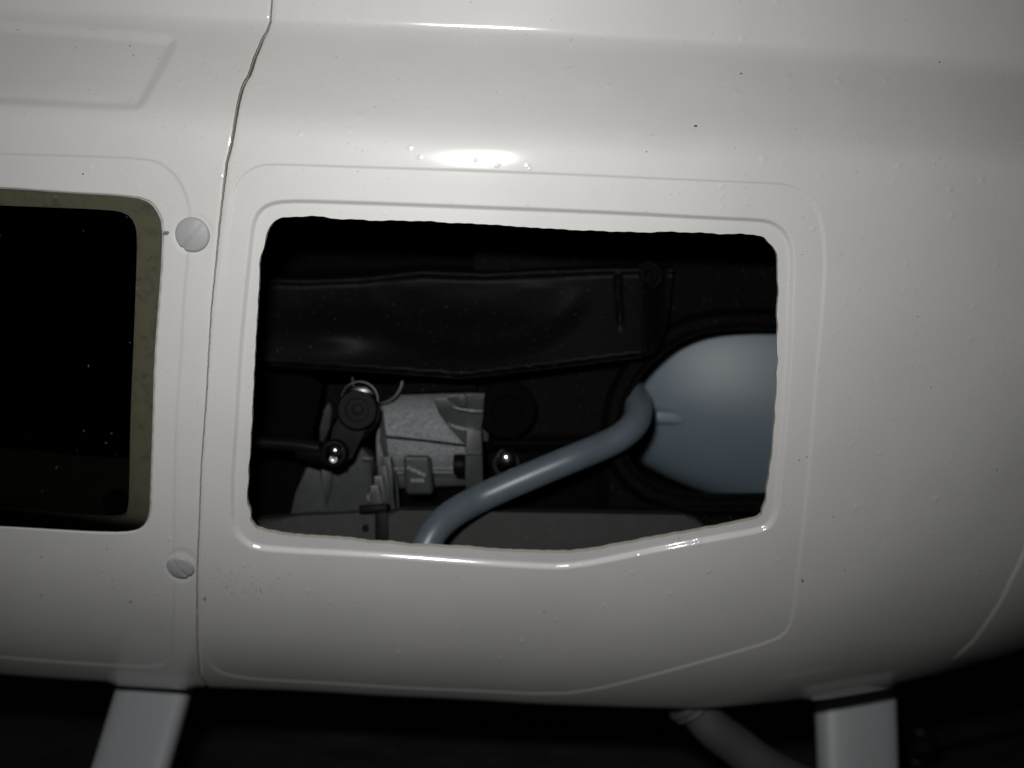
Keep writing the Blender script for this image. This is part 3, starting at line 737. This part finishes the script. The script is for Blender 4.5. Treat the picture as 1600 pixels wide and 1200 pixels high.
prism('small_rib', [(716, 616), (728, 616), (729, 636), (718, 635)], 69.8, 2, M['alu_d'], eng, .25)
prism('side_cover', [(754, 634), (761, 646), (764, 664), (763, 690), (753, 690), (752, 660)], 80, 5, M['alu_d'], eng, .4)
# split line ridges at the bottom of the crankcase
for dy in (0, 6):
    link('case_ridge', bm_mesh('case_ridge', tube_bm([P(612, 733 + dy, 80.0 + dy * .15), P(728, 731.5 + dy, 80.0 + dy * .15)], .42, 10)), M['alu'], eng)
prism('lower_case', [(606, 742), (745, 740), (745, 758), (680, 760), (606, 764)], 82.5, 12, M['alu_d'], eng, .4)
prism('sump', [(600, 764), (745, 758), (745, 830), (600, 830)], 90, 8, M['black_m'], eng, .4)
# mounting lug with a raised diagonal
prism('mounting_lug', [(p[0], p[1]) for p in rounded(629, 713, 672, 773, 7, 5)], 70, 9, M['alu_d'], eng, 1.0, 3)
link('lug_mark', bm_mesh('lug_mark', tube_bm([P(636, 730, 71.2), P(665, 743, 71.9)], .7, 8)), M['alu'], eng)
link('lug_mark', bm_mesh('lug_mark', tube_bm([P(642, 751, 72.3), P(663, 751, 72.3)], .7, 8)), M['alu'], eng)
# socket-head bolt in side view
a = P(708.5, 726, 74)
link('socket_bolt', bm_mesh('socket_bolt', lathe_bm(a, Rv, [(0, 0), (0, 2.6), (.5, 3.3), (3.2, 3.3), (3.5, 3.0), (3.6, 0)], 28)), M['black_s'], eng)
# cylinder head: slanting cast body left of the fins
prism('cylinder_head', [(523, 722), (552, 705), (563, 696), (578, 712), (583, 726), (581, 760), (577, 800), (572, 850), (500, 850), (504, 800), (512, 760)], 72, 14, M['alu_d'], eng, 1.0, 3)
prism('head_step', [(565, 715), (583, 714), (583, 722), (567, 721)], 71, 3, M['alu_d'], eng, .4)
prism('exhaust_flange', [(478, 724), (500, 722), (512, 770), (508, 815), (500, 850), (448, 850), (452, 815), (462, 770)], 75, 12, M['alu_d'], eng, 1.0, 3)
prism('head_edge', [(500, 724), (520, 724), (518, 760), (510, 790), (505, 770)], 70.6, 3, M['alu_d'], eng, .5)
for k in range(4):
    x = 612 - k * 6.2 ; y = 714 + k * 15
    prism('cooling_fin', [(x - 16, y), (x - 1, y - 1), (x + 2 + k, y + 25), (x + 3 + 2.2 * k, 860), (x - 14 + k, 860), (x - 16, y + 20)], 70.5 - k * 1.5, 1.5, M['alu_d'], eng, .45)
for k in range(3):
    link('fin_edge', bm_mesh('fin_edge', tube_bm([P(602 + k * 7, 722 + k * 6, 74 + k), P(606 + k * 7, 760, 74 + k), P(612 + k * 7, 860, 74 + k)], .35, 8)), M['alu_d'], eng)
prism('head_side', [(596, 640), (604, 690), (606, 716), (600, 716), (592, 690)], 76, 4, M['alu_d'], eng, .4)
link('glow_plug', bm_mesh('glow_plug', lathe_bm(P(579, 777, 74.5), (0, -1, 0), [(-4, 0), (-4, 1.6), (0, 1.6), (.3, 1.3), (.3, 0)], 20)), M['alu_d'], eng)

# linkage: bell crank with ball joint and push rod
lk = thing('bell_crank', 'black bell crank with ball joint and push rod at the left of the engine', 'control linkage')
prism('crank_arm', [(534, 632), (544, 617), (562, 611), (580, 617), (591, 634), (588, 658), (578, 674), (562, 690), (545, 712), (538, 730), (522, 736), (505, 728), (503, 712), (516, 692), (526, 670)], 58, 6, M['black_s'], lk, 1.2, 3)
link('pivot_cap', bm_mesh('pivot_cap', lathe_bm(P(560, 640, 59), (0, -1, 0), [(0, 6.2), (2.6, 6.2), (3.2, 5.6), (3.2, 3.6), (2.6, 3.4), (2.6, 1.7), (3.4, 1.5), (3.6, 0)], 40)), M['black_s'], lk)
link('washer_ring', bm_mesh('washer_ring', lathe_bm(P(562, 625, 66), (0, -1, 0), [(0, 5.9), (.5, 5.9), (.55, 5.8), (.55, 5.5)], 48)), M['steel_d'], lk)
link('washer_ring', bm_mesh('washer_ring', lathe_bm(P(590, 592, 78), (0, -1, 0), [(0, 8.4), (.6, 8.4), (.7, 8.2), (.7, 7.6), (0, 7.5)], 56)), M['steel_d'], lk)
prism('hex_boss', [(545, 606), (556, 602), (572, 603), (583, 612), (580, 618), (548, 616)], 56, 3, M['black_g'], lk, .5)
prism('cast_lug', [(505, 640), (514, 628), (519, 640), (514, 668), (506, 692), (498, 690), (500, 668)], 77, 4, M['alu_d'], lk, .6, 2, lambda x, y: .08 * (y - 660))
link('ball_joint', bm_mesh('ball_joint', lathe_bm(P(522, 708, 55), (0, -1, 0), [(-2, 4.2), (1.2, 4.2), (2.0, 3.6), (2.2, 2.6)], 32)), M['black_s'], lk)
bmb = bmesh.new(); bmesh.ops.create_uvsphere(bmb, u_segments=24, v_segments=16, radius=2.2)
bmesh.ops.translate(bmb, verts=bmb.verts, vec=P(524, 704, 52.5)); link('steel_ball', bm_mesh('steel_ball', bmb), M['steel'], lk)
bolt(P(522, 717, 53.2), 1.35, 1.6, M['steel'], lk, 'ball_screw')
link('push_rod', bm_mesh('push_rod', tube_bm([P(380, 690, 57), P(440, 693, 56.5), P(470, 696, 56), P(500, 701, 55.5)], [1.7, 2.0, 2.3, 2.3], 20)), M['black_g'], lk)
link('rod_end', bm_mesh('rod_end', tube_bm([P(466, 704, 57.5), P(514, 712, 56)], [2.6, 3.2], 20)), M['black_s'], lk)
# flange seen behind the crank
prism('bearing_holder', [(510, 600), (625, 600), (622, 622), (606, 636), (596, 640), (520, 650), (508, 700), (498, 700), (506, 650)], 80, 6, M['black_r'], mech, .5)
prism('upper_bar', [(596, 602), (690, 596), (745, 598), (745, 610), (690, 612), (600, 616)], 78, 5, M['black_r'], mech, .5)
lnk2 = thing('ball_link', 'polished steel ball link beside the tube, right of the engine', 'ball link')
bmb = bmesh.new(); bmesh.ops.create_uvsphere(bmb, u_segments=32, v_segments=20, radius=3.0)
bmesh.ops.translate(bmb, verts=bmb.verts, vec=P(791, 715, 66)); link('steel_ball', bm_mesh('steel_ball', bmb), M['steel'], lnk2)
link('link_ring', bm_mesh('link_ring', lathe_bm(P(791, 724, 68), (0, -1, 0), [(0, 4.6), (1.4, 4.6), (2.0, 4.1), (2.0, 3.1)], 36)), M['black_s'], lnk2)
link('rod_shadow_line', bm_mesh('rod_shadow_line', tube_bm([P(600, 682, 75.6), P(660, 688, 75.6), P(735, 697, 75.6)], .40, 10)), M['black_s'], lnk2)  # thin black line modelled in place of the push rod's shadow on the crankcase
# round black clutch cover right of the engine
link('clutch_cover', bm_mesh('clutch_cover', lathe_bm(P(792, 640, 84), (0, -1, 0), [(0, 9.5), (6, 9.5), (7.5, 8.5), (7.5, 5), (6.5, 4), (6.5, 0)], 48)), M['black_m'], mech)

# ------------------------------------------------------------------ behind the tinted window
cab = thing('cabin_tray', 'pale cabin floor tray with a round black plug behind the tinted window', 'tray')
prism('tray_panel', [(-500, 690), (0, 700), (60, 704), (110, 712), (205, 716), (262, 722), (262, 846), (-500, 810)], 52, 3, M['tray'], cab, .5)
link('round_plug', bm_mesh('round_plug', lathe_bm(P(182, 787, 50), (0, -1, 0), [(-3, 4.0), (0, 4.0), (.8, 3.4), (1, 0)], 24)), M['black_s'], cab)
prism('bulkhead', [(-500, 200), (262, 200), (262, 740), (-500, 740)], 92, 3, M['black_m'], cab, 0)
